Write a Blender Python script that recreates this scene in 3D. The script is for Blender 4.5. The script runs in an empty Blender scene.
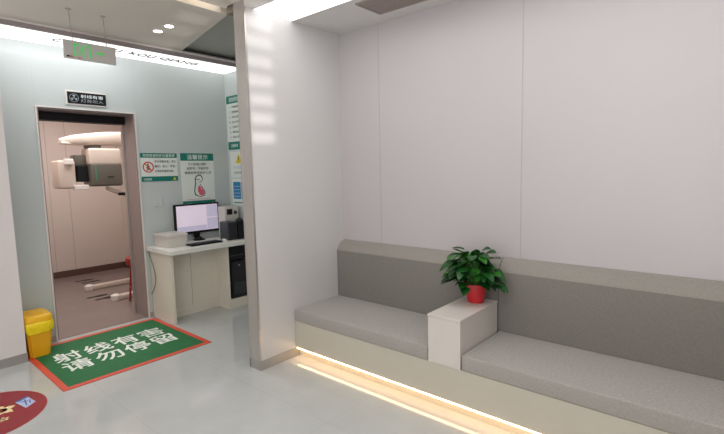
import bpy, bmesh, math, random
from mathutils import Vector, Matrix
random.seed(11)
C = bpy.context.scene.collection
PI = math.pi

# ---------------------------------------------------------------- materials
def lin(c):
    return tuple(((v/255)/12.92 if v/255 <= .04045 else ((v/255+.055)/1.055)**2.4) for v in c)
MATS = {}
def mat(name, rgb, rough=.5, metal=0., noise=.03, nscale=6., bump=0., bscale=200., coat=0., spec=.5, emit=None, estr=0., stretch=None):
    if name in MATS: return MATS[name]
    m = bpy.data.materials.new(name); m.use_nodes = True
    nt = m.node_tree; N = nt.nodes; L = nt.links
    b = N['Principled BSDF']
    base = lin(rgb)
    tc = N.new('ShaderNodeTexCoord'); src = tc.outputs['Object']
    if stretch:
        mp = N.new('ShaderNodeMapping'); mp.inputs['Scale'].default_value = stretch
        L.new(src, mp.inputs['Vector']); src = mp.outputs['Vector']
    nz = N.new('ShaderNodeTexNoise'); nz.inputs['Scale'].default_value = nscale; nz.inputs['Detail'].default_value = 4
    L.new(src, nz.inputs['Vector'])
    rp = N.new('ShaderNodeValToRGB')
    rp.color_ramp.elements[0].position = .3; rp.color_ramp.elements[1].position = .7
    rp.color_ramp.elements[0].color = tuple(v*(1-noise) for v in base)+(1,)
    rp.color_ramp.elements[1].color = tuple(min(1, v*(1+noise)) for v in base)+(1,)
    L.new(nz.outputs['Fac'], rp.inputs['Fac']); L.new(rp.outputs['Color'], b.inputs['Base Color'])
    b.inputs['Roughness'].default_value = rough; b.inputs['Metallic'].default_value = metal
    b.inputs['Coat Weight'].default_value = coat; b.inputs['Specular IOR Level'].default_value = spec
    if bump:
        n2 = N.new('ShaderNodeTexNoise'); n2.inputs['Scale'].default_value = bscale
        L.new(src, n2.inputs['Vector'])
        bp = N.new('ShaderNodeBump'); bp.inputs['Strength'].default_value = bump; bp.inputs['Distance'].default_value = .002
        L.new(n2.outputs['Fac'], bp.inputs['Height']); L.new(bp.outputs['Normal'], b.inputs['Normal'])
    if emit:
        b.inputs['Emission Color'].default_value = lin(emit)+(1,); b.inputs['Emission Strength'].default_value = estr
    MATS[name] = m
    return m

def floor_mat():
    m = bpy.data.materials.new('polished_floor_tile'); m.use_nodes = True
    nt = m.node_tree; N = nt.nodes; L = nt.links; b = N['Principled BSDF']
    tc = N.new('ShaderNodeTexCoord')
    mp = N.new('ShaderNodeMapping'); mp.inputs['Location'].default_value = (.35, .28, 0)
    L.new(tc.outputs['Object'], mp.inputs['Vector'])
    br = N.new('ShaderNodeTexBrick'); br.offset = 0; br.inputs['Scale'].default_value = 1
    br.inputs['Brick Width'].default_value = .8; br.inputs['Row Height'].default_value = .8
    br.inputs['Mortar Size'].default_value = .0018; br.inputs['Mortar Smooth'].default_value = .3
    br.inputs['Color1'].default_value = lin((184,187,186))+(1,); br.inputs['Color2'].default_value = lin((186,189,188))+(1,)
    br.inputs['Mortar'].default_value = lin((172,173,171))+(1,)
    L.new(mp.outputs['Vector'], br.inputs['Vector'])
    nz = N.new('ShaderNodeTexNoise'); nz.inputs['Scale'].default_value = 2.2; nz.inputs['Detail'].default_value = 6; nz.inputs['Distortion'].default_value = 1.2
    L.new(tc.outputs['Object'], nz.inputs['Vector'])
    mx = N.new('ShaderNodeMix'); mx.data_type = 'RGBA'; mx.blend_type = 'MULTIPLY'; mx.inputs[0].default_value = 1
    rp = N.new('ShaderNodeValToRGB'); rp.color_ramp.elements[0].position = .35; rp.color_ramp.elements[1].position = .7
    rp.color_ramp.elements[0].color = (.93,.93,.92,1); rp.color_ramp.elements[1].color = (1,1,1,1)
    L.new(nz.outputs['Fac'], rp.inputs['Fac'])
    L.new(br.outputs['Color'], mx.inputs[6]); L.new(rp.outputs['Color'], mx.inputs[7])
    L.new(mx.outputs[2], b.inputs['Base Color'])
    b.inputs['Roughness'].default_value = .085; b.inputs['Specular IOR Level'].default_value = .75
    return m

def fabric_mat(name, rgb):
    m = bpy.data.materials.new(name); m.use_nodes = True
    nt = m.node_tree; N = nt.nodes; L = nt.links; b = N['Principled BSDF']
    tc = N.new('ShaderNodeTexCoord')
    cols = []
    def wave(axis):
        w = N.new('ShaderNodeTexNoise'); mp = N.new('ShaderNodeMapping')
        s = [60,60,60]; s[axis] = 500
        mp.inputs['Scale'].default_value = s; w.inputs['Scale'].default_value = 1
        L.new(tc.outputs['Object'], mp.inputs['Vector']); L.new(mp.outputs['Vector'], w.inputs['Vector'])
        return w
    a = wave(1); c = wave(2)
    ad = N.new('ShaderNodeMath'); ad.operation = 'ADD'
    L.new(a.outputs['Fac'], ad.inputs[0]); L.new(c.outputs['Fac'], ad.inputs[1])
    rp = N.new('ShaderNodeValToRGB'); rp.color_ramp.elements[0].position = .35; rp.color_ramp.elements[1].position = .65
    base = lin(rgb)
    hf = N.new('ShaderNodeMath'); hf.operation = 'MULTIPLY'; hf.inputs[1].default_value = .5
    L.new(ad.outputs[0], hf.inputs[0]); L.new(hf.outputs[0], rp.inputs['Fac'])
    rp.color_ramp.elements[0].color = tuple(v*.82 for v in base)+(1,); rp.color_ramp.elements[1].color = tuple(v*1.15 for v in base)+(1,)
    L.new(rp.outputs['Color'], b.inputs['Base Color'])
    bp = N.new('ShaderNodeBump'); bp.inputs['Strength'].default_value = .35; bp.inputs['Distance'].default_value = .001
    L.new(hf.outputs[0], bp.inputs['Height']); L.new(bp.outputs['Normal'], b.inputs['Normal'])
    b.inputs['Roughness'].default_value = .85; b.inputs['Sheen Weight'].default_value = .25; b.inputs['Sheen Roughness'].default_value = .5
    return m

def emis(name, rgb, s):
    return mat(name, rgb, emit=rgb, estr=s, noise=.01)

M_wallpanel = mat('warm_white_wall_panel', (183,178,180), .38, noise=.015, nscale=1.2)
M_partition = mat('partition_satin_panel', (201,200,199), .32, noise=.015, nscale=1.5)
M_clinic = mat('green_grey_satin_panel', (194,201,200), .28, noise=.02, nscale=1.2)
M_side = mat('pale_green_grey_panel', (202,210,208), .35, noise=.02)
M_whitewall = mat('white_painted_wall', (226,221,221), .5, noise=.015, nscale=1.5)
M_ceil = mat('beige_painted_ceiling', (212,204,194), .55, noise=.015, nscale=1.)
M_ceil2 = mat('alcove_ceiling_paint', (208,206,203), .6, noise=.015, nscale=1.)
M_dceil = mat('dark_grey_recess_paint', (166,168,161), .7, noise=.02)
M_beam = mat('brown_grey_beam', (128,118,104), .6)
M_floor = floor_mat()
M_xfloor = mat('xray_room_floor', (134,118,112), .25, noise=.03, nscale=3)
M_xwall = mat('xray_room_wall_panel', (210,194,184), .45, noise=.02, nscale=1)
M_xbase = mat('dark_brown_skirting', (92,66,60), .5)
M_alu = mat('brushed_aluminium', (186,182,178), .32, metal=.75, noise=.06, nscale=3, stretch=(60,60,.6))
M_alupost = mat('satin_partition_edge', (176,172,168), .35, metal=.35, noise=.05, nscale=3, stretch=(60,60,.6))
M_alugrey = mat('grey_aluminium_skirting', (168,166,162), .35, metal=.4)
M_trimlight = mat('white_metal_trim', (225,218,214), .35)
M_fascia = mat('mauve_grey_fascia', (158,148,148), .4)
M_jamb = mat('dark_steel_door_lining', (158,142,138), .42, metal=.2, noise=.06, nscale=4, stretch=(20,20,.5))
M_black = mat('black_satin', (14,14,17), .55, spec=.3)
M_blackm = mat('black_matte_plastic', (24,25,28), .55)
M_dgrey = mat('dark_grey_plastic', (62,65,70), .45)
M_white = mat('white_laminate', (206,201,195), .35, noise=.012)
M_seam = mat('panel_joint_grey', (168,163,162), .6)  # joint strips, slightly darker grey than the panels
M_seamg = mat('pale_joint_strip', (198,205,202), .5)
M_desk = mat('ivory_laminate', (222,216,202), .4, noise=.015)
M_desktop = mat('white_desk_top', (226,226,220), .25, noise=.01)
M_seat = fabric_mat('grey_woven_upholstery', (157,153,148))
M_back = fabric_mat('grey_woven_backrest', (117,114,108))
M_backtop_lit = fabric_mat('lit_woven_backrest_top', (140,136,129))  # backrest cloth made lighter on upper faces, painting in light from above
M_plinth = mat('beige_bench_base', (190,186,172), .4, noise=.015)
M_green = mat('mat_green', (8,100,50), .7, noise=.06, nscale=8, bump=.2)
M_orange = mat('mat_red_orange_border', (205,72,48), .55, noise=.05, nscale=10)
M_matwhite = mat('mat_white_lettering', (225,230,222), .6)
M_red = mat('red_floor_sticker', (138,18,30), .5, noise=.12, nscale=4)
M_redrim = mat('bright_red_rim', (152,26,28), .5)
M_cream = mat('printed_cream', (236,214,160), .5, noise=.12, nscale=60)
M_pblue = mat('printed_pale_blue', (176,190,222), .5)
M_pdblue = mat('printed_blue', (70,96,160), .5)
M_yellow = mat('yellow_bin_plastic', (232,168,16), .4, noise=.04)
M_ylid = mat('yellow_bin_lid', (240,184,24), .38, noise=.04)
M_ybag = mat('bright_yellow_bin_liner', (246,216,22), .35, noise=.06, nscale=30, bump=.5, bscale=60)
M_pot = mat('glossy_red_pot', (196,22,36), .22, noise=.06, coat=.4)
M_soil = mat('dark_potting_soil', (46,34,26), .95, noise=.3, nscale=80, bump=.6)
M_leaf = mat('deep_green_leaf', (20,74,24), .38, noise=.35, nscale=14)
M_leaf2 = mat('light_green_leaf', (44,112,32), .36, noise=.25, nscale=14)
M_stem = mat('green_stem', (70,120,48), .5)
M_teal = mat('printed_teal', (6,118,104), .45)
M_paper = mat('poster_paper', (226,232,226), .4, noise=.01)
M_ink = mat('printed_black_ink', (50,56,56), .5)
M_pink = mat('printed_pink', (222,96,116), .5)
M_iconred = mat('printed_red', (208,60,52), .5)
M_icontan = mat('printed_tan', (150,120,70), .5)
M_yelp = mat('printed_yellow', (226,206,30), .5)
M_bluep = mat('printed_cyan_blue', (24,128,178), .4)
M_signw = mat('white_sign_lettering', (214,222,226), .4, emit=(214,222,226), estr=.15)
M_xmach = mat('cream_machine_shell', (214,196,182), .3)
M_xmachd = mat('taupe_grey_machine_shell', (96,90,80), .35)
M_xgreen = emis('green_status_light', (60,130,100), .15)
M_xwhite = mat('white_machine_part', (236,228,220), .3)
M_redf = mat('dark_red_vinyl', (150,40,36), .5)
M_exitbody = mat('grey_acrylic_sign', (186,184,180), .3)
M_exitgreen = emis('exit_green_glow', (96,205,116), .25)
M_panel = emis('glowing_cove_panel', (255,253,252), 1.08)
M_benchlight = emis('glowing_ceiling_panel', (255,252,252), 2.0)
M_down = emis('downlight_lens', (255,248,240), 6.0)
M_led = emis('warm_led_strip', (255,208,155), 11.0)
M_cove = emis('warm_cove_light', (255,240,215), 1.3)
M_screen = mat('lit_monitor_screen', (206,194,208), .3, emit=(208,194,208), estr=.55)
M_screen2 = mat('lit_monitor_window', (182,176,196), .3, emit=(178,172,196), estr=.5)
M_vent = mat('taupe_vent_paint', (150,138,132), .6)
M_clearrod = mat('thin_metal_rod', (170,160,154), .4, metal=.3)

# ---------------------------------------------------------------- helpers
def box(bm, x0,x1,y0,y1,z0,z1, bev=0, seg=2):
    r = bmesh.ops.create_cube(bm, size=1)
    vs = r['verts']
    for v in vs:
        v.co = Vector((x0+(v.co.x+.5)*(x1-x0), y0+(v.co.y+.5)*(y1-y0), z0+(v.co.z+.5)*(z1-z0)))
    if bev:
        es = list({e for v in vs for e in v.link_edges})
        bmesh.ops.bevel(bm, geom=es, offset=bev, segments=seg, affect='EDGES', profile=.5)
    return bm
def B(*a, **k): return box(bmesh.new(), *a, **k)
def boxes(lst):
    bm = bmesh.new()
    for a in lst: box(bm, *a[:6], bev=(a[6] if len(a) > 6 else 0))
    return bm
def lathe(bm, prof, c, n=32, axis='z', a0=0):
    rings = []
    for r, h in prof:
        ring = []
        for i in range(n):
            t = 2*PI*i/n+a0
            if axis == 'z': p = (c[0]+r*math.cos(t), c[1]+r*math.sin(t), c[2]+h)
            elif axis == 'y': p = (c[0]+r*math.cos(t), c[1]+h, c[2]+r*math.sin(t))
            else: p = (c[0]+h, c[1]+r*math.cos(t), c[2]+r*math.sin(t))
            ring.append(bm.verts.new(p))
        rings.append(ring)
    for a, b in zip(rings, rings[1:]):
        for i in range(n): bm.faces.new((a[i], a[(i+1)%n], b[(i+1)%n], b[i]))
    if prof[0][0] > 1e-4: bm.faces.new(rings[0][::-1])
    if prof[-1][0] > 1e-4: bm.faces.new(rings[-1])
    bmesh.ops.recalc_face_normals(bm, faces=bm.faces)
    return bm
def tube(bm, pts, r, n=8):
    pts = [Vector(p) for p in pts]; rings = []
    for i, p in enumerate(pts):
        d = (pts[min(i+1, len(pts)-1)]-pts[max(i-1, 0)]).normalized()
        u = d.orthogonal().normalized() if i == 0 else (rings[-1][1]-d*rings[-1][1].dot(d)).normalized()
        w = d.cross(u); rr = r[i] if isinstance(r, (list, tuple)) else r
        rings.append(([bm.verts.new(p+(u*math.cos(2*PI*k/n)+w*math.sin(2*PI*k/n))*rr) for k in range(n)], u))
    for (a, _), (b, _) in zip(rings, rings[1:]):
        for k in range(n): bm.faces.new((a[k], a[(k+1)%n], b[(k+1)%n], b[k]))
    bm.faces.new(rings[0][0][::-1]); bm.faces.new(rings[-1][0])
    return bm
def prism(bm, pts, d):
    """closed polygon pts (3D, planar) extruded by vector d"""
    a = [bm.verts.new(Vector(p)) for p in pts]; b = [bm.verts.new(Vector(p)+Vector(d)) for p in pts]
    n = len(pts); bm.faces.new(a); bm.faces.new(b[::-1])
    for i in range(n): bm.faces.new((a[i], a[(i+1)%n], b[(i+1)%n], b[i]))
    bmesh.ops.recalc_face_normals(bm, faces=bm.faces)
    return bm
def wloc(o):
    v = Vector(o.location)
    while o.parent: o = o.parent; v += Vector(o.location)
    return v
def obj(name, bm, m, parent=None, smooth=False, loc=None):
    """links the bmesh (given in world coordinates) as ONE object"""
    me = bpy.data.meshes.new(name); bm.normal_update(); bm.to_mesh(me); bm.free()
    for mm in (m if isinstance(m, (list, tuple)) else [m]): me.materials.append(mm)
    o = bpy.data.objects.new(name, me); C.objects.link(o)
    if parent is not None:
        o.parent = parent; me.transform(Matrix.Translation(-wloc(parent)))
    else:
        if loc is None and len(me.vertices):
            xs = [v.co for v in me.vertices]
            loc = (sum(v.x for v in xs)/len(xs), sum(v.y for v in xs)/len(xs), min(v.z for v in xs))
        o.location = loc; me.transform(Matrix.Translation(-Vector(loc)))
    if smooth:
        for p in me.polygons: p.use_smooth = True
        me.set_sharp_from_angle(angle=math.radians(smooth if smooth is not True else 40))
    return o
def tag(o, label, cat, group=None):
    o['label'] = label; o['category'] = cat
    if group: o['group'] = group
    return o
def thing(name, label, cat, loc, group=None):
    o = bpy.data.objects.new(name, None); C.objects.link(o); o.location = loc; o.empty_display_size = .1
    return tag(o, label, cat, group)
def struct(name, bm, m, parent=None, smooth=False):
    o = obj(name, bm, m, parent, smooth, loc=None if parent else (0,0,0))
    if not parent: o['kind'] = 'structure'
    return o

class Frame:
    """a flat drawing surface: origin o, right u, up v, normal n"""
    def __init__(s, o, u, v): s.o = Vector(o); s.u = Vector(u).normalized(); s.v = Vector(v).normalized(); s.n = s.u.cross(s.v)
    def p(s, a, b, h=0): return s.o+s.u*a+s.v*b+s.n*h
    def poly(s, bm, pts, h=.0006, t=.0006): return prism(bm, [s.p(a, b, h) for a, b in pts], s.n*t)
    def rect(s, bm, a0, a1, b0, b1, h=.0006, t=.0006): return s.poly(bm, [(a0,b0),(a1,b0),(a1,b1),(a0,b1)], h, t)
    def ring(s, bm, c, r0, r1, h=.0006, t=.0006, n=32, a0=0, a1=2*PI, sy=1):
        full = abs(a1-a0-2*PI) < 1e-6
        for i in range(n):
            t0 = a0+(a1-a0)*i/n; t1 = a0+(a1-a0)*(i+1)/n
            q = lambda r, t_: (c[0]+r*math.cos(t_), c[1]+r*sy*math.sin(t_))
            s.poly(bm, [q(r0,t0), q(r1,t0), q(r1,t1), q(r0,t1)] if r0 > 0 else [c, q(r1,t0), q(r1,t1)], h, t)
        return bm
    def stroke(s, bm, pts, w, h=.0006, t=.0006):
        for (a, b), (c, d) in zip(pts, pts[1:]):
            L = math.hypot(c-a, d-b) or 1; nx, ny = -(d-b)/L*w/2, (c-a)/L*w/2
            ex, ey = (c-a)/L*w*.3, (d-b)/L*w*.3
            s.poly(bm, [(a-ex+nx,b-ey+ny),(a-ex-nx,b-ey-ny),(c+ex-nx,d+ey-ny),(c+ex+nx,d+ey+ny)], h, t)
        return bm
    def text(s, name, body, a0, a1, b0, b1, m, parent, h=.0012, bold=0., t=.0004):
        cu = bpy.data.curves.new('lettering_curve', 'FONT'); cu.body = body; cu.size = 1; cu.offset = bold; cu.extrude = .001
        cu.resolution_u = 3
        to = bpy.data.objects.new('lettering_source', cu); C.objects.link(to)
        bpy.context.view_layer.update()
        me = bpy.data.meshes.new_from_object(to.evaluated_get(bpy.context.evaluated_depsgraph_get()))
        bpy.data.objects.remove(to); bpy.data.curves.remove(cu)
        bm = bmesh.new(); bm.from_mesh(me); bpy.data.meshes.remove(me)
        xs = [v.co.x for v in bm.verts]; ys = [v.co.y for v in bm.verts]
        x0, x1, y0, y1 = min(xs), max(xs), min(ys), max(ys)
        for v in bm.verts:
            v.co = s.p(a0+(v.co.x-x0)/(x1-x0)*(a1-a0), b0+(v.co.y-y0)/(y1-y0)*(b1-b0), h+(t if v.co.z > 0 else 0))
        return obj(name, bm, m, parent)

# ---------------------------------------------------------------- key planes (metres)
XW, XB, XS = 3.368, 3.262, 2.669      # bench wall, backrest face, seat front
YP, YP2, XE = 3.160, 3.300, 2.272     # partition faces and its free end
HC, H1 = 3.049, 3.106                 # alcove ceiling, corridor ceiling
YD, XSW = 5.466, 3.553                # door wall, side wall
YF = 4.984                            # front of the glowing cove
YREV = 5.800                          # back of the door lining
XL, YB = -2.6, -2.6

# ---------------------------------------------------------------- setting
fl = struct('floor', B(XL-.1, 3.66, YB-.1, 5.62, -.06, 0), M_floor)
struct('floor_xray_room', B(.6, 3.45, 5.62, 9.0, -.06, 0), M_xfloor)
# bench wall with panel joints
w = struct('wall_right', B(XW, XW+.12, YB, YP, 0, 3.5), M_wallpanel)
for y in (2.66, 1.312, -.04, -1.39):
    o = struct('panel_joint', B(XW-.0012, XW+.002, y-.0035, y+.0035, .4, HC), M_seam, w)
struct('wall_back', B(XL, XW, YB-.12, YB, 0, 3.5), M_wallpanel)
struct('wall_left', B(XL-.12, XL, YB, 5.2, 0, 3.5), M_whitewall)
# partition between the seating alcove and the corridor
pt = struct('wall_partition', B(XE, XSW, YP, YP2, 0, 3.3), M_partition)
struct('edge_cap', B(XE-.003, XE, YP+.012, YP2-.012, .082, 3.3), M_alupost, pt)
struct('corner_strip', boxes([(XE-.006, XE+.012, YP-.003, YP+.012, .082, 3.3, .002), (XE-.006, XE+.012, YP2-.012, YP2+.003, .082, 3.3, .002)]), M_alu, pt)
struct('baseboard_partition', boxes([(XE-.008, XS+.09, YP-.008, YP+.002, 0, .082), (XE-.008, XE+.001, YP, YP2+.008, 0, .082), (XE-.008, XSW, YP2-.001, YP2+.008, 0, .082)]), M_alugrey)
struct('wall_side', B(XSW, XSW+.12, YP2, YD, 0, 3.5), M_side)
# door wall: left panel, right panel, lintel
DX0, DX1, DZ = 1.385, 2.335, 2.425
dw = struct('wall_door', boxes([(.9, DX0, YD, YREV, 0, 3.5), (DX1, 3.66, YD, YREV, 0, 3.5), (DX0, DX1, YD, YREV, DZ, 3.5)]), M_clinic)
struct('panel_joint', boxes([(1.372, 1.377, YD-.0015, YD, DZ, HC), (2.348, 2.352, YD-.0015, YD, DZ, HC)]), M_seamg, dw)
struct('wall_front_left', B(XL, 1.030, 5.080, YREV, 0, 3.5), M_whitewall)
struct('baseboard_left', B(XL, 1.034, 5.070, 5.081, 0, .085), M_alugrey)
struct('baseboard_door', boxes([(1.03, DX0-.012, YD-.010, YD+.001, 0, .06), (DX1+.012, 2.392, YD-.010, YD+.001, 0, .06)]), M_alugrey)
# door opening
dn = struct('door_1', boxes([(DX0-.014, DX0, YD-.012, YD+.02, 0, DZ+.014), (DX1, DX1+.014, YD-.012, YD+.02, 0, DZ+.014), (DX0, DX1, YD-.012, YD+.02, DZ, DZ+.014)]), M_trimlight)
struct('door_lining', boxes([(DX1-.012, DX1, YD+.0, YREV, 0, DZ), (DX0, DX0+.012, YD+.0, YREV, 0, DZ), (DX0, DX1, YD+.03, YREV, DZ-.012, DZ)]), M_jamb, dn)
struct('sliding_track_cover', B(DX0, DX1, YREV-.10, YREV+.04, 2.325, DZ), M_black, dn)
struct('door_edge_strip', boxes([(DX1-.03, DX1-.012, YREV-.045, YREV, 0, 2.3)]), M_alu, dn)
struct('sill', B(DX0, DX1, YD+.02, YREV, 0, .004), M_xfloor, dn)
# x-ray room
struct('wall_xray_far', B(.6, 3.45, 8.9, 9.0, 0, 3.1), M_xwall)
struct('wall_xray_right', B(3.45, 3.55, YREV, 9.0, 0, 3.1), M_xwall)
struct('wall_xray_left', B(.5, .6, YREV, 9.0, 0, 3.1), M_xwall)
struct('ceiling_xray_room', B(.5, 3.55, YREV, 9.0, 3.0, 3.1), M_xwall)
struct('baseboard_xray', boxes([(.6, 3.45, 8.885, 8.9, 0, .11), (3.435, 3.45, YREV, 8.9, 0, .11), (.6, .615, YREV, 8.9, 0, .11)]), M_xbase)
xw = [o for o in C.objects if o.name == 'wall_xray_far'][0]
struct('panel_joint', boxes([(2.33, 2.336, 8.897, 8.9, .11, 3.0), (2.62, 2.626, 8.897, 8.9, .11, 3.0)]), M_seam, xw)
# ceilings
struct('ceiling_alcove', B(XE, XW, YB, YP, HC, 3.12), M_ceil2)
cp = [(XL,YB),(XE,YB),(XE,3.42),(XL,3.42)]
struct('ceiling', boxes([(XL, XE, YB, 3.43, H1, 3.2)]), M_ceil)
bm = bmesh.new()
prism(bm, [(x,y,H1) for x,y in [(XL,3.57),(2.392,3.57),(2.700,YF),(2.700,5.0),(XL,5.0)]], (0,0,.055))
struct('ceiling_corridor', bm, M_ceil)
struct('trim_1', boxes([(2.0, XE+.02, 3.43, 3.445, H1-.0, 3.168)]), M_trimlight)
struct('ceiling_recess', B(XL, 3.66, 3.3, YREV, 3.17, 3.25), M_dceil)
struct('trim_2', B(2.30, XSW, 3.302, 3.46, 3.06, 3.168, bev=.004), M_beam)
struct('trim_3', B(XL, 2.29, 3.446, 3.56, 3.160, 3.168), M_cove)
# glowing cove above the door
cv = struct('trim_cove', boxes([(XL, XSW, YF, YF+.03, HC+.001, H1+.0)]), M_fascia)
struct('cove_edge', boxes([(XL, XSW, YF-.012, YF+.006, H1-.016, H1+.004)]), M_trimlight, cv)
struct('glowing_panel', B(XL, XSW, YF+.03, YD, HC+.001, HC+.012), M_panel, cv)
struct('cove_lid', B(XL, XSW, YF+.001, YD, HC+.03, H1+.02), M_fascia, cv)
ft = Frame((0, 5.20, HC+.001), (1,0,0), (0,-1,0))
ft.text('cove_lettering', 'C', 1.505, 1.572, -.06, .05, M_dgrey, cv, h=.001, bold=.004, t=.004)
ft.text('cove_lettering', 'YU', 1.985, 2.135, -.07, .055, M_dgrey, cv, h=.001, bold=.004, t=.004)
ft.text('cove_lettering', 'KOU', 2.23, 2.50, -.07, .055, M_dgrey, cv, h=.001, bold=.004, t=.004)
ft.text('cove_lettering', 'QIANG', 2.56, 3.02, -.07, .055, M_dgrey, cv, h=.001, bold=.004, t=.004)

# ---------------------------------------------------------------- ceiling fittings
t = thing('ceiling_light_panel', 'long glowing white light panel in the ceiling over the bench alcove', 'ceiling light', (2.565, 1.4, HC-.004))
obj('frame', boxes([(2.352,2.362,-.6,3.158,HC-.004,HC), (2.768,2.778,-.6,3.158,HC-.004,HC), (2.352,2.778,-.61,-.6,HC-.004,HC)]), M_trimlight, t)
obj('diffuser', B(2.362, 2.768, -.6, 3.158, HC-.002, HC), M_benchlight, t)
t = thing('ceiling_vent', 'square taupe air vent in the white alcove ceiling', 'vent', (3.0, 2.2, HC-.012))
obj('frame', boxes([(2.85,2.868,1.56,2.48,HC-.012,HC), (3.155,3.173,1.56,2.48,HC-.012,HC), (2.868,3.155,1.56,1.578,HC-.012,HC), (2.868,3.155,2.462,2.48,HC-.012,HC)]), M_vent, t)
obj('backing', B(2.868, 3.155, 1.578, 2.462, HC-.003, HC), M_vent, t)
sl = bmesh.new()
for i in range(40): box(sl, 2.868, 3.155, 1.582+i*.022, 1.599+i*.022, HC-.009, HC-.005)
obj('slats', sl, M_vent, t)
for (x, y), s in (((2.179,4.436), 'farther'), ((2.181,4.218), 'nearer')):
    t = thing('downlight', {'farther':'round recessed downlight nearest the glowing cove strip','nearer':'round recessed downlight, right and farther from the cove strip'}[s], 'ceiling light', (x, y, H1-.005), 'corridor downlights')
    b_ = bmesh.new(); lathe(b_, [(.040,-.003),(.044,-.005),(.050,-.002),(.050,0)], (x,y,H1)); obj('trim_ring', b_, M_trimlight, t, True)
    b_ = bmesh.new(); lathe(b_, [(.038,-.0058),(.038,-.001)], (x,y,H1)); obj('lens', b_, M_down, t)

# exit sign hanging from the corridor ceiling
t = thing('exit_sign', 'grey hanging exit sign with green running man and arrow', 'sign', (1.537, 4.37, 2.70))
obj('panel', B(1.335, 1.742, 4.362, 4.378, 2.702, 2.852, bev=.003), M_exitbody, t)
for x in (1.408, 1.672):
    b_ = bmesh.new(); tube(b_, [(x-.012,4.37,H1), (x,4.37,2.852)], .0042 if x > 1.5 else .003); r = obj('hanging_rod', b_, M_clearrod, t, True)
    b_ = bmesh.new(); lathe(b_, [(.022,-.004),(.024,0)], (x-.012,4.37,H1)); obj('ceiling_cap', b_, M_clearrod, r)
F = Frame((1.335, 4.361, 2.702), (1,0,0), (0,0,1))
g = bmesh.new()
F.stroke(g, [(.118,.122),(.082,.122),(.082,.03)], .014)          # door frame
F.stroke(g, [(.172,.122),(.198,.122),(.198,.03),(.19,.03)], .014)
F.ring(g, (.146,.112), 0, .0105, n=14)
F.stroke(g, [(.144,.098),(.136,.070)], .014); F.stroke(g, [(.138,.07),(.154,.052),(.150,.03)], .009); F.stroke(g, [(.136,.068),(.124,.05),(.106,.046)], .009)
F.stroke(g, [(.142,.094),(.160,.082),(.170,.088)], .007); F.stroke(g, [(.142,.094),(.122,.088),(.116,.072)], .007)
F.stroke(g, [(.240,.075),(.290,.075)], .016); F.poly(g, [(.284,.095),(.312,.075),(.284,.055)])
F.stroke(g, [(.082,.03),(.10,.03)], .009)
obj('running_man_symbol', g, M_exitgreen, t)
g = bmesh.new(); F.rect(g, .018,.042,.012,.024); obj('dark_label', g, M_black, t)
g = bmesh.new(); F.rect(g, .046,.062,.012,.024); F.rect(g, .066,.072,.012,.022); obj('orange_label', g, mat('label_orange',(190,110,40),.5), t)
g = bmesh.new(); F.rect(g, .104,.124,.009,.017); obj('red_label', g, M_iconred, t)

# warning sign over the door
t = thing('door_sign', 'black radiation warning sign with white lettering above the doorway', 'sign', (1.845, YD, 2.475))
obj('frame', B(1.648, 2.040, YD-.016, YD, 2.474, 2.622, bev=.003), M_trimlight, t)
obj('black_panel', B(1.662, 2.036, YD-.019, YD-.010, 2.486, 2.606), M_black, t)
F = Frame((1.662, YD-.019, 2.486), (1,0,0), (0,0,1))
g = bmesh.new(); F.ring(g, (.062,.058), 0, .007, n=10)
for k in range(3):
    a = PI/2+2*PI*k/3; F.ring(g, (.062,.058), .012, .032, n=6, a0=a-.5, a1=a+.5)
F.ring(g, (.062,.058), .040, .044, n=24)
obj('radiation_symbol', g, mat('dim_white_print',(150,158,164),.5), t)
F.text('lettering', '射线有害', .125, .345, .064, .100, M_signw, t, bold=.007)
F.text('lettering', '灯亮勿入', .125, .345, .018, .054, mat('dim_white_print',(150,158,164)), t, bold=.005)

# ---------------------------------------------------------------- posters
def bands(w_, b0, b1, f1):
    g = bmesh.new(); F.rect(g, 0,w_,b0,b1); obj('header_band', g, M_teal, t)
    g = bmesh.new(); F.rect(g, 0,w_,0,f1); obj('footer_band', g, M_teal, t)
def poster(label, x0, x1, z0, z1, y=YD):
    t = thing('poster', label, 'poster', ((x0+x1)/2, y, z0))
    obj('sheet', B(x0, x1, y-.003, y, z0, z1), M_paper, t)
    return t, Frame((x0, y-.003, z0), (1,0,0), (0,0,1))
t, F = poster('landscape white and teal notice poster with a red prohibition ring beside the doorway', 2.367, 2.817, 1.641, 1.980)
bands(.45,.284,.339,.060)
F.text('header_lettering', '放射检查防护注意事项', .03,.42,.294,.329, M_paper, t, bold=.007)
for i, s in enumerate(('孕妇或备孕者，请勿', '靠近、进入、停留，', '以免射线辐射伤害。')):
    F.text('body_lettering', s, .165, .43-.03*(i==2), .225-.058*i, .255-.058*i, M_ink, t, bold=.007)
F.text('footer_lettering', '口腔医院', .03,.12,.014,.040, M_paper, t, bold=.007)
g = bmesh.new(); F.ring(g, (.088,.172), .052, .066); F.stroke(g, [(.048,.212),(.128,.132)], .010); obj('prohibition_ring', g, M_iconred, t)
g = bmesh.new(); F.ring(g, (.086,.205), 0, .012, h=.0003, n=12); F.stroke(g, [(.086,.19),(.088,.16),(.07,.135)], .018, h=.0003); F.stroke(g, [(.088,.16),(.108,.138)], .014, h=.0003); F.stroke(g, [(.062,.165),(.11,.182)], .01, h=.0003); obj('figure_symbol', g, M_icontan, t)
g = bmesh.new(); F.poly(g, [(.385,.014),(.425,.014),(.405,.048)], h=.0014); obj('yellow_triangle', g, M_yelp, t)

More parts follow.
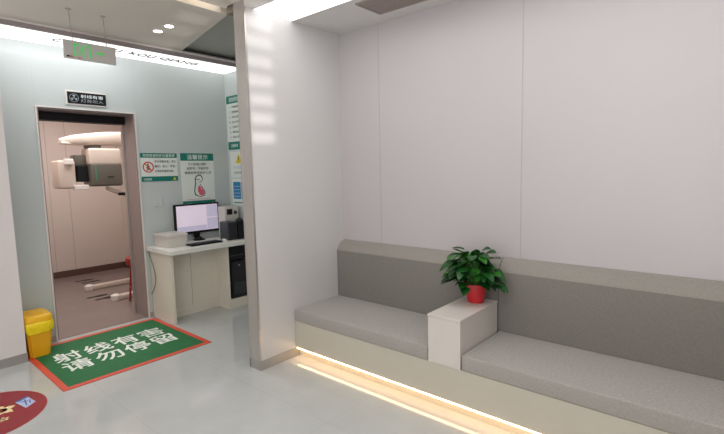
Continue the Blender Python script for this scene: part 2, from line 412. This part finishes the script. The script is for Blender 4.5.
t, F = poster('portrait white and teal poster with a pregnant woman drawing above the monitor', 2.860, 3.322, 1.300, 1.985)
bands(.462,.590,.685,.075)
F.text('header_lettering', '温馨提示', .09,.38,.606,.668, M_paper, t, bold=.007)
for i, (s, a, b_) in enumerate((('为了您和胎儿健康', .10, .35), ('如怀孕、可能怀孕', .08, .385), ('请提前告知医护人员', .045, .42))):
    F.text('body_lettering', s, a, b_, .53-.056*i, .565-.056*i, M_ink, t, bold=.007)
g = bmesh.new()
F.stroke(g, [(.285,.375),(.268,.40),(.235,.405),(.20,.385),(.186,.345),(.190,.30),(.178,.25),(.170,.20),(.176,.155),(.205,.140)], .013)
F.stroke(g, [(.285,.375),(.292,.35),(.275,.325),(.245,.315)], .007); F.stroke(g, [(.205,.14),(.25,.125),(.30,.135),(.318,.17),(.30,.215),(.265,.25),(.255,.29)], .008)
F.stroke(g, [(.19,.36),(.22,.345),(.25,.35)], .007)
obj('woman_outline', g, M_ink, t)
g = bmesh.new(); F.ring(g, (.268,.178), 0, .040, n=22, h=.0003); F.poly(g, [(.215,.18),(.222,.25),(.245,.275),(.27,.215)], h=.0003); F.stroke(g,[(.285,.215),(.28,.25)],.012,h=.0003); obj('pink_belly', g, M_pink, t)
g = bmesh.new(); F.rect(g, .06,.40,.092,.096); obj('footnote_line', g, M_pink, t)
F.text('footer_lettering', '口腔医院', .03,.13,.02,.045, M_paper, t, bold=.007)
g = bmesh.new(); F.poly(g, [(.40,.02),(.435,.02),(.4175,.052)], h=.0014); obj('yellow_triangle', g, M_yelp, t)

# posters on the side wall (facing -x); right = -y seen from the room
def sposter(label, y0, y1, z0, z1):
    t = thing('poster', label, 'poster', (XSW, (y0+y1)/2, z0))
    obj('sheet', B(XSW-.003, XSW, y0, y1, z0, z1), M_paper, t)
    return t, Frame((XSW-.003, y1, z0), (0,-1,0), (0,0,1))
t, F = sposter('tall white poster with teal header and many text lines on the side wall', 4.96, 5.435, 2.035, 2.745)
bands(.475,.610,.71,.105)
F.text('header_lettering', '放射防护制度', .06,.415,.63,.69, M_paper, t, bold=.007)
for i, s in enumerate(('一、严格执行放射防护规定', '二、检查前请取下金属物品', '三、孕妇儿童应做好防护', '四、无关人员请勿进入机房', '五、灯亮时严禁打开房门', '六、请听从医护人员安排', '七、如有不适请及时告知')):
    F.text('body_lettering', s, .05,.43,.548-.066*i,.578-.066*i, M_ink, t, bold=.007)
F.text('footer_lettering', '口腔医院', .06,.22,.03,.075, M_paper, t, bold=.007)
t, F = sposter('small white notice with a yellow warning triangle, below the tall teal poster', 4.98, 5.41, 1.66, 2.005)
g = bmesh.new(); F.poly(g, [(.12,.19),(.28,.19),(.20,.32)]); obj('yellow_triangle', g, M_yelp, t)
g = bmesh.new(); F.stroke(g, [(.20,.285),(.20,.235)], .012, h=.0013); F.ring(g, (.20,.215), 0,.008,h=.0013,n=10); obj('exclamation_mark', g, M_ink, t)
F.text('lettering', '当心电离辐射', .07,.36,.12,.155, mat('printed_pale_blue',(0,0,0)), t, bold=.007)
F.text('lettering', '注意安全', .07,.25,.05,.08, M_ink, t)
t, F = sposter('white notice with two blue panels, lowest on the side wall', 4.98, 5.40, 1.27, 1.645)
for a_ in (.03, .215):
    g = bmesh.new(); F.rect(g, a_,a_+.17,.10,.33); obj('blue_panel', g, M_bluep, t)
g = bmesh.new()
for a in (.05, .235):
    for k in range(4): F.rect(g, a, a+.13, .13+k*.045, .14+k*.045, h=.0013)
obj('panel_lettering', g, M_pblue, t)
g = bmesh.new(); F.rect(g, .03,.385,.045,.058); obj('green_line', g, M_teal, t)

# light switch
t = thing('light_switch', 'white double rocker light switch on the door wall beneath the landscape poster', 'switch', (2.545, YD, 1.34))
obj('plate', B(2.49, 2.60, YD-.008, YD, 1.335, 1.445, bev=.002), M_seamg, t)
for x in (2.498, 2.547): obj('rocker', B(x, x+.045, YD-.012, YD-.007, 1.345, 1.435, bev=.002), M_seamg, t)

# ---------------------------------------------------------------- desk
t = thing('reception_desk', 'ivory built-in desk with white top against the door wall', 'desk', (2.97, 5.17, 0))
obj('desktop', B(2.362, XSW-.002, 4.860, YD-.002, .815, .870, bev=.004), M_desktop, t)
obj('side_panel', B(2.395, 2.430, 4.945, YD-.012, 0, .815, bev=.002), M_desk, t)
obj('modesty_panel', boxes([(2.43, 2.755, 5.175, 5.195, .10, .815, .001), (2.760, 3.118, 5.175, 5.195, .10, .815, .001), (2.43,3.118,5.19,5.2,.02,.815)]), M_desk, t)
obj('kick_board', B(2.43, 3.118, 5.165, 5.185, 0, .10, bev=.002), M_desk, t)
cab = obj('cabinet_carcass', boxes([(3.118, 3.150, 4.945, 5.45, 0, .815), (3.15, XSW-.002, 4.945, 5.45, 0, .115), (3.15, XSW-.002, 5.43, 5.45, .115, .815), (XSW-.022, XSW-.002, 4.945, 5.43, .115, .815), (3.15, XSW-.022, 4.945, 5.43, .795,.815)]), M_desk, t)
obj('cabinet_lining', boxes([(3.151,3.155,4.97,5.43,.116,.794),(3.155,XSW-.022,5.424,5.429,.116,.794)]), M_black, cab)

# PC tower inside cabinet niche
t = thing('computer_tower', 'black computer tower standing in the open niche of the ivory desk', 'computer', (3.30, 5.17, .115))
obj('case', B(3.185, 3.42, 4.965, 5.38, .116, .60, bev=.006), M_black, t)
obj('front_panel', B(3.195, 3.41, 4.955, 4.968, .13, .59, bev=.004), M_blackm, t)
obj('power_button', lathe(bmesh.new(), [(.009,-.004),(.010,0)], (3.30,4.955,.54), 16, 'y'), M_alu, t)
gr = bmesh.new()
for i in range(8): box(gr, 3.225, 3.38, 4.952, 4.957, .17+i*.02, .178+i*.02)
obj('grille', gr, M_dgrey, t)
t = thing('drive_box', 'small black box on top of the computer tower in the desk niche', 'electronics', (3.29, 5.15, .60))
obj('case', B(3.175, 3.44, 5.0, 5.36, .601, .785, bev=.005), M_black, t)
obj('front_slot', B(3.20, 3.41, 4.995, 5.003, .66, .67), M_dgrey, t)

# monitor
t = thing('computer_monitor', 'black widescreen monitor with lit lilac screen on the desk', 'monitor', (3.01, 5.40, .87))
obj('housing', B(2.703, 3.322, 5.392, 5.425, .962, 1.342, bev=.006), M_black, t)
obj('screen', B(2.728, 3.298, 5.3895, 5.394, .992, 1.322), M_screen, t)
obj('screen_window', B(3.14,3.296,5.3882,5.3898,1.16,1.315), M_screen2, t)
obj('screen_window', B(3.14,3.296,5.3882,5.3898,1.0,1.145), M_screen2, t)
obj('taskbar', B(2.73,3.13,5.3882,5.3898,.995,1.06), M_screen2, t)
g = bmesh.new(); box(g, 2.97, 3.05, 5.425, 5.445, .90, 1.20, bev=.006); obj('stand_neck', g, M_black, t)
g = bmesh.new(); lathe(g, [(.075,0),(.075,.010),(.04,.018),(.035,.04)], (3.01,5.385,.8705), 32); obj('stand_base', g, M_black, t, True)
# keyboard, mouse, paper
t = thing('keyboard', 'black computer keyboard lying before the monitor', 'keyboard', (2.86, 5.0, .87))
obj('body', B(2.665, 3.08, 4.945, 5.085, .8705, .888, bev=.003), M_black, t)
kb = bmesh.new()
for r in range(5):
    for c_ in range(15): box(kb, 2.68+c_*.026, 2.702+c_*.026, 4.955+r*.025, 4.976+r*.025, .888, .893)
k = obj('keys', kb, M_blackm, t)
t = thing('computer_mouse', 'small white mouse beside the black keyboard', 'mouse', (3.13, 5.0, .87))
g = bmesh.new(); bmesh.ops.create_uvsphere(g, u_segments=20, v_segments=12, radius=1)
for v in g.verts: v.co = Vector((3.135+v.co.x*.03, 5.0+v.co.y*.052, .871+max(0, v.co.z)*.03))
obj('shell', g, M_white, t, True)
g = bmesh.new(); lathe(g, [(.008,-.004),(.008,.004)], (3.135,5.03,.895), 14, 'x'); obj('scroll_wheel', g, M_dgrey, t)
tag(obj('paper_sheet', B(3.07, 3.20, 5.09, 5.20, .8705, .873), M_white), 'small white sheet of paper under the monitor edge on the desk', 'paper')
# white box at left end of the desk
t = thing('paper_tray_box', 'white lidded box on the left end of the desk', 'box', (2.56, 5.2, .87))
obj('body', B(2.435, 2.690, 5.085, 5.395, .8705, .985, bev=.006), M_white, t)
obj('lid', B(2.428, 2.697, 5.078, 5.402, .985, 1.025, bev=.008), M_white, t)
obj('stacked_edges', boxes([(2.433,2.692,5.083,5.397,.90+k*.02,.903+k*.02) for k in range(4)]), M_desk, t)
# speaker-like black box and white device
t = thing('black_speaker', 'dark grey box speaker on the right end of the desk', 'speaker', (3.30, 5.08, .87))
obj('cabinet', B(3.175, 3.315, 4.975, 5.16, .8705, 1.105, bev=.008), M_dgrey, t)
obj('grille', B(3.187, 3.303, 4.969, 4.977, .885, 1.09, bev=.003), M_blackm, t)
t = thing('card_reader', 'black rounded device next to the grey speaker on the desk', 'electronics', (3.42, 5.05, .87))
obj('body', B(3.325, 3.49, 4.96, 5.12, .8705, 1.09, bev=.02, seg=4), M_black, t)
obj('top_knob', lathe(bmesh.new(), [(.045,0),(.05,.02),(.035,.045),(0,.052)], (3.39,5.03,1.088), 24), M_blackm, t, True)
t = thing('white_device', 'white desktop device with a small black display behind the grey speaker', 'electronics', (3.36, 5.28, .87))
obj('housing', B(3.29, 3.50, 5.20, 5.37, .8705, 1.285, bev=.012), M_white, t)
obj('display', B(3.32, 3.40, 5.196, 5.202, 1.175, 1.25, bev=.002), M_black, t)
obj('dial', lathe(bmesh.new(), [(.022,-.012),(.025,0)], (3.445,5.20,1.20), 20, 'y'), M_dgrey, t)
# cable hanging beside the desk
g = bmesh.new(); pts = []
for i in range(31):
    s_ = i/30; pts.append((2.384, 5.452-.135*math.sin(PI*s_**1.25), .808-.53*s_))
tube(g, pts, .0035); tag(obj('power_cable', g, M_dgrey, None, True), 'thin grey cable hanging in a loop beside the desk side', 'cable')

# ---------------------------------------------------------------- bench
Y0 = -2.2
t = thing('waiting_bench', 'long built-in bench with beige base and grey woven cushions', 'bench', (3.0, .5, 0))
obj('base', boxes([(XS+.004, XW-.002, Y0, YP-.002, .088, .340)]), M_plinth, t)
obj('recessed_plinth', B(XS+.05, XW-.002, Y0, YP-.002, 0, .088), M_plinth, t)
obj('led_strip', B(XS+.002, XS+.020, Y0, YP-.02, .078, .0885), M_led, t)
def cushion(y0, y1):
    g = B(XS, XB+.02, y0, y1, .341, .450, bev=.010, seg=3); return obj('seat_cushion', g, M_seat, t, True)
cushion(1.708, YP-.004); cushion(Y0, 1.436)
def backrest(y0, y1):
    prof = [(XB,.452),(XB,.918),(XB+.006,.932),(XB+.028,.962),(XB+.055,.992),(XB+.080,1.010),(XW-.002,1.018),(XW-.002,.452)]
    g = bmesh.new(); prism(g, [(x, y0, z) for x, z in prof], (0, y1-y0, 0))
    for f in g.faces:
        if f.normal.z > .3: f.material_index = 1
    return obj('backrest', g, [M_back, M_backtop_lit], t, 35)
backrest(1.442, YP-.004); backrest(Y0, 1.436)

# side table between the cushions
t = thing('side_table', 'white laminate box side table set between the grey seat cushions', 'side table', (2.96, 1.572, .341))
obj('body', B(XS-.002, XB-.004, 1.444, 1.700, .341, .674, bev=.0015), M_white, t)
obj('table_top', B(XS-.005, XB-.002, 1.440, 1.704, .676, .691, bev=.002), M_white, t)

# ---------------------------------------------------------------- potted plant
PX, PY, PZ = 3.135, 1.565, .691
t = thing('potted_plant', 'leafy green pothos in a glossy red pot on the white side table', 'plant', (PX, PY, PZ))
g = bmesh.new(); lathe(g, [(.058,.001),(.062,.004),(.066,.03),(.076,.085),(.083,.125),(.089,.128),(.090,.148),(.084,.150),(.080,.146),(.077,.125),(.0,.124)], (PX,PY,PZ), 40)
obj('pot', g, M_pot, t, True)
g = bmesh.new(); lathe(g, [(.079,.126),(.05,.133),(0,.136)], (PX,PY,PZ), 24); obj('soil', g, M_soil, t, True)
def leaf(bm, base, d, up, L, W, mi, droop):
    d = Vector(d).normalized(); s = d.cross(Vector(up)).normalized(); n = s.cross(d)
    prof = [(0,.02),(.06,.30),(.16,.44),(.30,.50),(.46,.47),(.62,.38),(.78,.25),(.90,.12),(1,.0)]
    rows = []
    for tt, hw in prof:
        c = Vector(base)+d*(L*tt)-Vector((0,0,1))*droop*L*tt*tt
        back = -.10*L*(1-tt)**6
        row = []
        for k, q in ((-1,.20),(-.5,.07),(0,0),(.5,.07),(1,.20)):
            row.append(bm.verts.new(c+s*(k*hw*W)+n*(q*W*hw*1.1+math.sin(tt*9+k*2)*.015*W)+d*(back*abs(k))))
        rows.append(row)
    for a, b in zip(rows, rows[1:]):
        for i in range(4):
            f = bm.faces.new((a[i], a[i+1], b[i+1], b[i])); f.material_index = mi; f.smooth = True
fo = bmesh.new(); st = bmesh.new()
for i in range(150):
    az = random.uniform(0, 2*PI); el = random.uniform(-.25, 1.25)
    rr = random.uniform(.55, 1.0)
    ex = .19*(1 if math.cos(az) < 0 else .42); ey = .182
    tip = Vector((PX-.01+ex*rr*math.cos(az)*math.cos(el*.8), PY+.022+ey*rr*math.sin(az)*math.cos(el*.8), PZ+.185+.225*rr*max(-.32, math.sin(el))+random.uniform(-.015,.015)))
    if tip.x > XB-.075: tip.x = XB-.075-random.uniform(0,.03)
    root = Vector((PX+random.uniform(-.04,.04), PY+random.uniform(-.04,.04), PZ+.13))
    mid = (root+tip)/2+Vector((0,0,.05))
    tube(st, [root, (root+mid)/2+Vector((0,0,.015)), mid, (mid+tip)/2+Vector((0,0,.006)), tip], [.003,.0028,.0025,.002,.0016], 5)
    d = Vector((math.cos(az)*math.cos(el*.5), math.sin(az)*math.cos(el*.5), random.uniform(-.45,.35)))
    if tip.x > XB-.16: d.x = min(d.x, -.05)+random.uniform(-.2,0)
    L = random.uniform(.08,.122)
    leaf(fo, tip, d, (random.uniform(-.35,.2),random.uniform(-.3,.3),1), L, L*random.uniform(.72,.9), 1 if random.random() < .3 else 0, random.uniform(.05,.45))
for v in fo.verts:
    if v.co.x > XB-.004: v.co.x = XB-.004
    if v.co.z < PZ+.02: v.co.z = PZ+.02
obj('foliage', fo, [M_leaf, M_leaf2], t)
obj('stems', st, M_stem, t, True)

# ---------------------------------------------------------------- floor mat
t = thing('floor_mat', 'green rectangular warning floor mat with red border and white characters before the doorway', 'mat', (1.706, 4.74, 0))
MX0, MX1, MY0, MY1 = 1.044, 2.368, 4.108, 5.380
bd = .050
obj('border', boxes([(MX0,MX1,MY0,MY0+bd,.0005,.0055),(MX0,MX1,MY1-bd,MY1,.0005,.0055),(MX0,MX0+bd,MY0+bd,MY1-bd,.0005,.0055),(MX1-bd,MX1,MY0+bd,MY1-bd,.0005,.0055)]), M_orange, t)
obj('green_field', B(MX0+bd, MX1-bd, MY0+bd, MY1-bd, .0005, .005), M_green, t)
F = Frame((0,0,.005), (1,0,0), (0,1,0))
for s, y0, y1 in (('射线有害', 4.765, 5.035), ('请勿停留', 4.470, 4.735)):
    for i, ch in enumerate(s):
        x0 = (1.185, 1.455, 1.718, 1.985)[i]
        F.text('lettering', ch, x0, x0+.235, y0, y1, M_matwhite, t, h=.0003, bold=(.004 if ch == '害' else .014))

# red round sticker on the floor
SX, SY, SR = .518, 4.140, .411
t = thing('floor_sticker', 'round dark red floor sticker with cream and blue print, lower left of the green mat', 'floor sticker', (SX, SY, 0))
g = bmesh.new(); lathe(g, [(SR,.0003),(SR,.0015)], (SX,SY,0), 72); obj('red_disc', g, M_red, t)
F = Frame((SX,SY,.0015), (1,0,0), (0,1,0))
g = bmesh.new(); F.ring(g, (0,0), SR-.012, SR, h=.0001, n=72); obj('rim', g, M_redrim, t)
g = bmesh.new()
def blob(cx, cy, r, n=26, ph=0, am=.28):
    pts = [(cx+r*(1+am*math.sin(5*a+ph)+.12*math.sin(11*a))*math.cos(a), cy+r*(1+am*math.sin(5*a+ph)+.12*math.sin(11*a))*math.sin(a)) for a in [2*PI*k/n for k in range(n)]]
    F.ring(g, (cx,cy), 0, r*.5, h=.0001, n=12)
    for i in range(n): F.poly(g, [(cx,cy), pts[i], pts[(i+1)%n]], h=.0001)
blob(.135, -.005, .070); blob(.06, .02, .055, ph=2); blob(.05,-.17,.045, ph=1); blob(.115,-.165,.028); blob(-.10,-.02,.09, ph=3); blob(-.14,-.2,.05)
obj('cream_print', g, M_cream, t)
g = bmesh.new()
for cx, cy, r in ((.12,-.0,.022),(.06,.03,.02),(.05,-.16,.016),(-.1,-.02,.03)): F.ring(g, (cx,cy), 0, r, h=.0009, n=14)
obj('red_dots', g, M_redrim, t)
g = bmesh.new(); F.poly(g, [(.232,.062),(.318,.112),(.338,-.04),(.262,-.10)], h=.0003); obj('pale_blue_print', g, M_pblue, t)
g = bmesh.new(); F.stroke(g, [(.245,.066),(.312,.10)], .026, h=.001); F.stroke(g, [(.262,.035),(.30,.02)], .012, h=.001); F.stroke(g, [(.29,.06),(.278,-.05)], .009, h=.001); F.stroke(g, [(.316,.03),(.305,-.03)], .009, h=.001); obj('blue_print', g, M_pdblue, t)

# ---------------------------------------------------------------- yellow bin
t = thing('waste_bin', 'yellow plastic waste bin with yellow liner in the corner by the doorway', 'bin', (1.15, 5.24, .0055))
g = bmesh.new()
def taper(x0,x1,y0,y1,z0,X0,X1,Y0_,Y1,z1,bev):
    box(g, x0,x1,y0,y1,z0,z1)
    for v in g.verts:
        if abs(v.co.z-z1) < 1e-5:
            v.co.x = X0 if abs(v.co.x-x0) < 1e-5 else X1; v.co.y = Y0_ if abs(v.co.y-y0) < 1e-5 else Y1
    bmesh.ops.bevel(g, geom=[e for e in g.edges if abs(e.verts[0].co.z-e.verts[1].co.z) > .1], offset=bev, segments=4, affect='EDGES')
taper(1.062,1.225,5.105,5.375,.0058, 1.042,1.262,5.085,5.400,.345, .018)
obj('body', g, M_yellow, t, True)
g = bmesh.new(); n = 56; rows = []
for j, (o_, z) in enumerate(((.004,.350),(.014,.335),(.016,.31),(.013,.285),(.008,.262))):
    row = []
    for i in range(n):
        a = 2*PI*i/n; sx = math.copysign(abs(math.cos(a))**.35, math.cos(a)); sy = math.copysign(abs(math.sin(a))**.35, math.sin(a))
        wv = .003*math.sin(i*2.1+j)+.002*math.sin(i*5.3)
        x = 1.152+sx*(.110+o_+wv*(j > 0)); y = 5.2425+sy*(.157+o_+wv*(j > 0))
        row.append(g.verts.new((max(x,1.033), y if y > 5.084 else y, z-.012*math.sin(a*3+1)*(j == 4)-(.022 if (j == 4 and sy < 0) else 0)*abs(math.cos(a*.5)))))
    rows.append(row)
for a_, b_ in zip(rows, rows[1:]):
    for i in range(n): g.faces.new((a_[i], b_[i], b_[(i+1)%n], a_[(i+1)%n]))
obj('liner', g, M_ybag, t, 60)
g = bmesh.new()
def ringrect(z, hx, hy, p=.3):
    return [g.verts.new((1.152+math.copysign(abs(math.cos(2*PI*i/40))**p, math.cos(2*PI*i/40))*hx, 5.2425+math.copysign(abs(math.sin(2*PI*i/40))**p, math.sin(2*PI*i/40))*hy, z)) for i in range(40)]
rs = [ringrect(.335,.117,.163), ringrect(.385,.118,.164), ringrect(.405,.108,.154), ringrect(.412,.09,.13), ringrect(.412,.06,.09,.5)]
for a_, b_ in zip(rs, rs[1:]):
    for i in range(40): g.faces.new((a_[i], a_[(i+1)%40], b_[(i+1)%40], b_[i]))
g.faces.new(rs[-1]); g.faces.new(rs[0][::-1])
ld = obj('lid', g, M_ylid, t, 50)
obj('flap', B(1.10,1.20,5.16,5.30,.4125,.418, bev=.002), M_ylid, ld)

# ---------------------------------------------------------------- dental x-ray machine beyond the door
t = thing('dental_xray_machine', 'cream and grey panoramic dental x-ray machine seen through the doorway', 'x-ray machine', (3.22, 7.2, 0))
obj('column', B(3.13, 3.36, 7.05, 7.35, .06, 2.55, bev=.03, seg=4), M_xmach, t, True)
g = bmesh.new()
def loft(g, secs):
    rows = []
    for x, y, z, hy, hz in secs:
        rows.append([g.verts.new((x, y+hy*math.copysign(abs(math.cos(a))**.6, math.cos(a)), z+hz*math.copysign(abs(math.sin(a))**.6, math.sin(a)))) for a in [2*PI*k/24 for k in range(24)]])
    for a_, b_ in zip(rows, rows[1:]):
        for i in range(24): g.faces.new((a_[i], a_[(i+1)%24], b_[(i+1)%24], b_[i]))
    g.faces.new(rows[0][::-1]); g.faces.new(rows[-1]); bmesh.ops.recalc_face_normals(g, faces=g.faces)
loft(g, [(2.045,7.2,2.205,.05,.030),(2.09,7.2,2.21,.09,.048),(2.20,7.2,2.225,.13,.070),(2.38,7.2,2.24,.16,.085),(2.60,7.2,2.26,.17,.095),(2.85,7.2,2.27,.17,.10),(3.15,7.2,2.27,.14,.10)])
obj('overhead_arm', g, M_xmach, t, 50)
obj('arm_light_strip', B(2.05, 2.20, 7.095, 7.13, 2.170, 2.192, bev=.006), M_xwhite, t)
g = bmesh.new(); lathe(g, [(.10,0),(.11,.03),(.11,.06)], (2.46,7.2,2.105), 28); obj('rotation_joint', g, M_xmachd, t, True)
hd = obj('sensor_head', B(2.345, 2.775, 7.0, 7.35, 1.875, 2.115, bev=.035, seg=4), M_xmach, t, True)
obj('lower_shell', B(2.350, 2.772, 7.0, 7.35, 1.575, 1.90, bev=.035, seg=4), M_xmachd, hd, True)
obj('status_light', B(2.405, 2.418, 6.995, 7.002, 1.66, 1.88), M_xgreen, hd)
obj('handle_mark', B(2.56, 2.64, 6.993, 7.002, 1.70, 1.715), M_blackm, hd)
tu = obj('tube_head', B(1.985, 2.20, 7.12, 7.42, 1.555, 1.945, bev=.03, seg=4), M_xmach, t, True)
obj('top_cap', B(2.06, 2.165, 7.06, 7.14, 1.885, 1.965, bev=.01), M_xwhite, tu)
obj('black_collimator', B(2.215, 2.346, 7.10, 7.30, 1.645, 1.865, bev=.01), M_black, t)
obj('cross_link', B(2.20, 2.36, 7.14, 7.34, 1.865, 2.02, bev=.02), M_xmachd, t, True)
obj('bite_block', B(2.16, 2.34, 7.08, 7.16, 1.535, 1.605, bev=.01), M_xwhite, t)
g = bmesh.new(); loft(g, [(2.62,7.25,1.54,.03,.03),(2.75,7.2,1.48,.04,.035),(2.95,7.2,1.42,.05,.05),(3.16,7.2,1.42,.06,.07)])
obj('lower_arm', g, M_xmach, t, 50)
obj('chin_rest', B(2.73, 2.86, 7.08, 7.14, 1.43, 1.47, bev=.01), M_black, t)
for y, x0 in ((7.54, 2.37), (6.62, 2.40)):
    g = bmesh.new(); box(g, x0, 3.30, y-.05, y+.05, .001, .07, bev=.015, seg=3); f = obj('base_foot', g, M_xmach, t, True)
    g = bmesh.new(); lathe(g, [(.055,.0),(.062,.02),(.060,.07),(.035,.085),(0,.088)], (x0,y,.001), 24); obj('foot_cap', g, M_xwhite, f, True)
obj('base_beam', B(3.13, 3.33, 6.62, 7.54, .001, .07, bev=.01), M_xmach, t)
# black footprints on the floor
def foot(cx, cy, ang, g):
    for (a, b, rx, ry) in ((0,.0,.045,.10),(0,-.14,.036,.045)):
        v = []
        for k in range(20):
            th = 2*PI*k/20; px = a+rx*math.cos(th); py = b+ry*math.sin(th)
            v.append((cx+px*math.cos(ang)-py*math.sin(ang), cy+px*math.sin(ang)+py*math.cos(ang), .0005))
        prism(g, v, (0,0,.0015))
for k, (cx, cy) in enumerate(((2.40,6.86),(2.36,7.06),(2.64,8.14),(2.60,8.34))):
    g = bmesh.new(); foot(cx, cy, -PI/2, g)
    tag(obj('footprint_decal', g, M_black), ('black footprint decal on the x-ray room floor, nearer pair between the machine feet', 'black footprint decal on the x-ray room floor, farther pair behind the machine feet')[k//2], 'floor decal', ('nearer footprint decals', 'farther footprint decals')[k//2])
# red round stool just behind the door lining
t = thing('red_stool', 'dark red round stool half hidden behind the right door lining', 'stool', (2.62, 6.28, 0))
g = bmesh.new(); lathe(g, [(.165,0),(.175,.03),(.175,.09),(.15,.11),(0,.115)], (2.62,6.28,.52), 36); obj('seat', g, M_redf, t, True)
for k in range(4):
    a = PI/4+k*PI/2; g = bmesh.new(); tube(g, [(2.62+.12*math.cos(a),6.28+.12*math.sin(a),.53),(2.62+.17*math.cos(a),6.28+.17*math.sin(a),.001)], .014); obj('leg', g, M_redf, t, True)
g = bmesh.new(); lathe(g, [(.142,0),(.15,0),(.15,.015),(.142,.015)], (2.62,6.28,.20), 32); obj('foot_ring', g, M_redf, t, True)

# ---------------------------------------------------------------- lights
def area(name, loc, rot, sx, sy, power, color=(1,1,1), spread=PI):
    l = bpy.data.lights.new(name, 'AREA'); l.shape = 'RECTANGLE'; l.size = sx; l.size_y = sy; l.energy = power; l.color = color; l.spread = spread
    o = bpy.data.objects.new(name, l); C.objects.link(o); o.location = loc; o.rotation_euler = rot
    return o
area('overhead_fill', (.2, 1.2, 3.09), (0,0,0), 3.2, 2.8, 46, (1,.985,.985))  # unseen overhead fill added to brighten the whole room
area('corridor_cove_lamp', (.35, 5.035, 3.043), (math.radians(16),0,0), 3.9, .03, 15, (.96,.99,1))
area('xray_room_lamp', (2.1, 7.0, 2.97), (0,0,0), 1.6, 1.6, 57, (1,.96,.96))
area('left_side_fill', (-2.3, 1.0, 1.7), (0, -PI/2, 0), 2.0, 3.0, 40, (.95,.98,1))  # unseen fill added from the left; no window is modelled there
area('alcove_lamp', (2.56, 1.2, 3.03), (0,0,0), .38, 3.4, 7, (1,.98,.98))
def spot(name, loc, target, power, angle, color=(1,1,1), blend=.6, rad=.03):
    l = bpy.data.lights.new(name, 'SPOT'); l.energy = power; l.spot_size = angle; l.spot_blend = blend; l.color = color; l.shadow_soft_size = rad
    o = bpy.data.objects.new(name, l); C.objects.link(o); o.location = loc
    o.rotation_euler = (Vector(target)-Vector(loc)).to_track_quat('-Z','Y').to_euler()
area('bounce_fill', (-.9, -.5, .7), (PI,0,0), 2.6, 2.6, 102, (1,.985,.975))  # unseen upward fill added to brighten the ceiling
spot('slatted_sun_patch', (1.30,-1.60,.70), (2.25,3.16,2.62), 760, math.radians(24), (1,.95,.90), .6, .006)
g = bmesh.new()
for k in range(12): box(g, 1.36, 1.436, -1.10, -1.096, .826+k*.0165, .826+.0085+k*.0165)
box(g, 1.10, 1.372, -1.105, -1.09, .2, 1.3); box(g, 1.36, 1.403, -1.104, -1.091, .2, .872); box(g, 1.432, 1.70, -1.105, -1.09, .2, 1.3)
box(g, 1.10, 1.70, -1.105, -1.09, .2, .826); box(g, 1.10, 1.70, -1.105, -1.09, 1.02, 1.3)
struct('stripe_gobo', g, M_white)  # unseen slats and boards added to cut the spot into stripes
for x, y in ((2.179,4.436),(2.181,4.218)): spot('downlight_lamp', (x,y,3.09), (x,y,0), 14, 1.5, (1,.96,.92))

w = bpy.data.worlds.new('world'); bpy.context.scene.world = w; w.use_nodes = True
w.node_tree.nodes['Background'].inputs['Color'].default_value = (.9,.95,1,1); w.node_tree.nodes['Background'].inputs['Strength'].default_value = .3

# ---------------------------------------------------------------- camera
cam = bpy.data.cameras.new('camera'); co = bpy.data.objects.new('camera', cam); C.objects.link(co)
cam.sensor_width = 36; cam.sensor_fit = 'HORIZONTAL'; cam.lens = 451.685/724*36; cam.clip_start = .05
fw = Vector((.75353336,.6494162,-.10220605)); rt = Vector((.65093409,-.75880626,-.02231308)); up = Vector((.09204507,.04971576,.99451297))
R = Matrix((rt, up, -fw)).transposed()
co.matrix_world = Matrix.Translation((0,0,1.7155)) @ R.to_4x4()
bpy.context.scene.camera = co
vs = bpy.context.scene.view_settings; vs.view_transform = 'Standard'; vs.look = 'None'; vs.exposure = 0.0
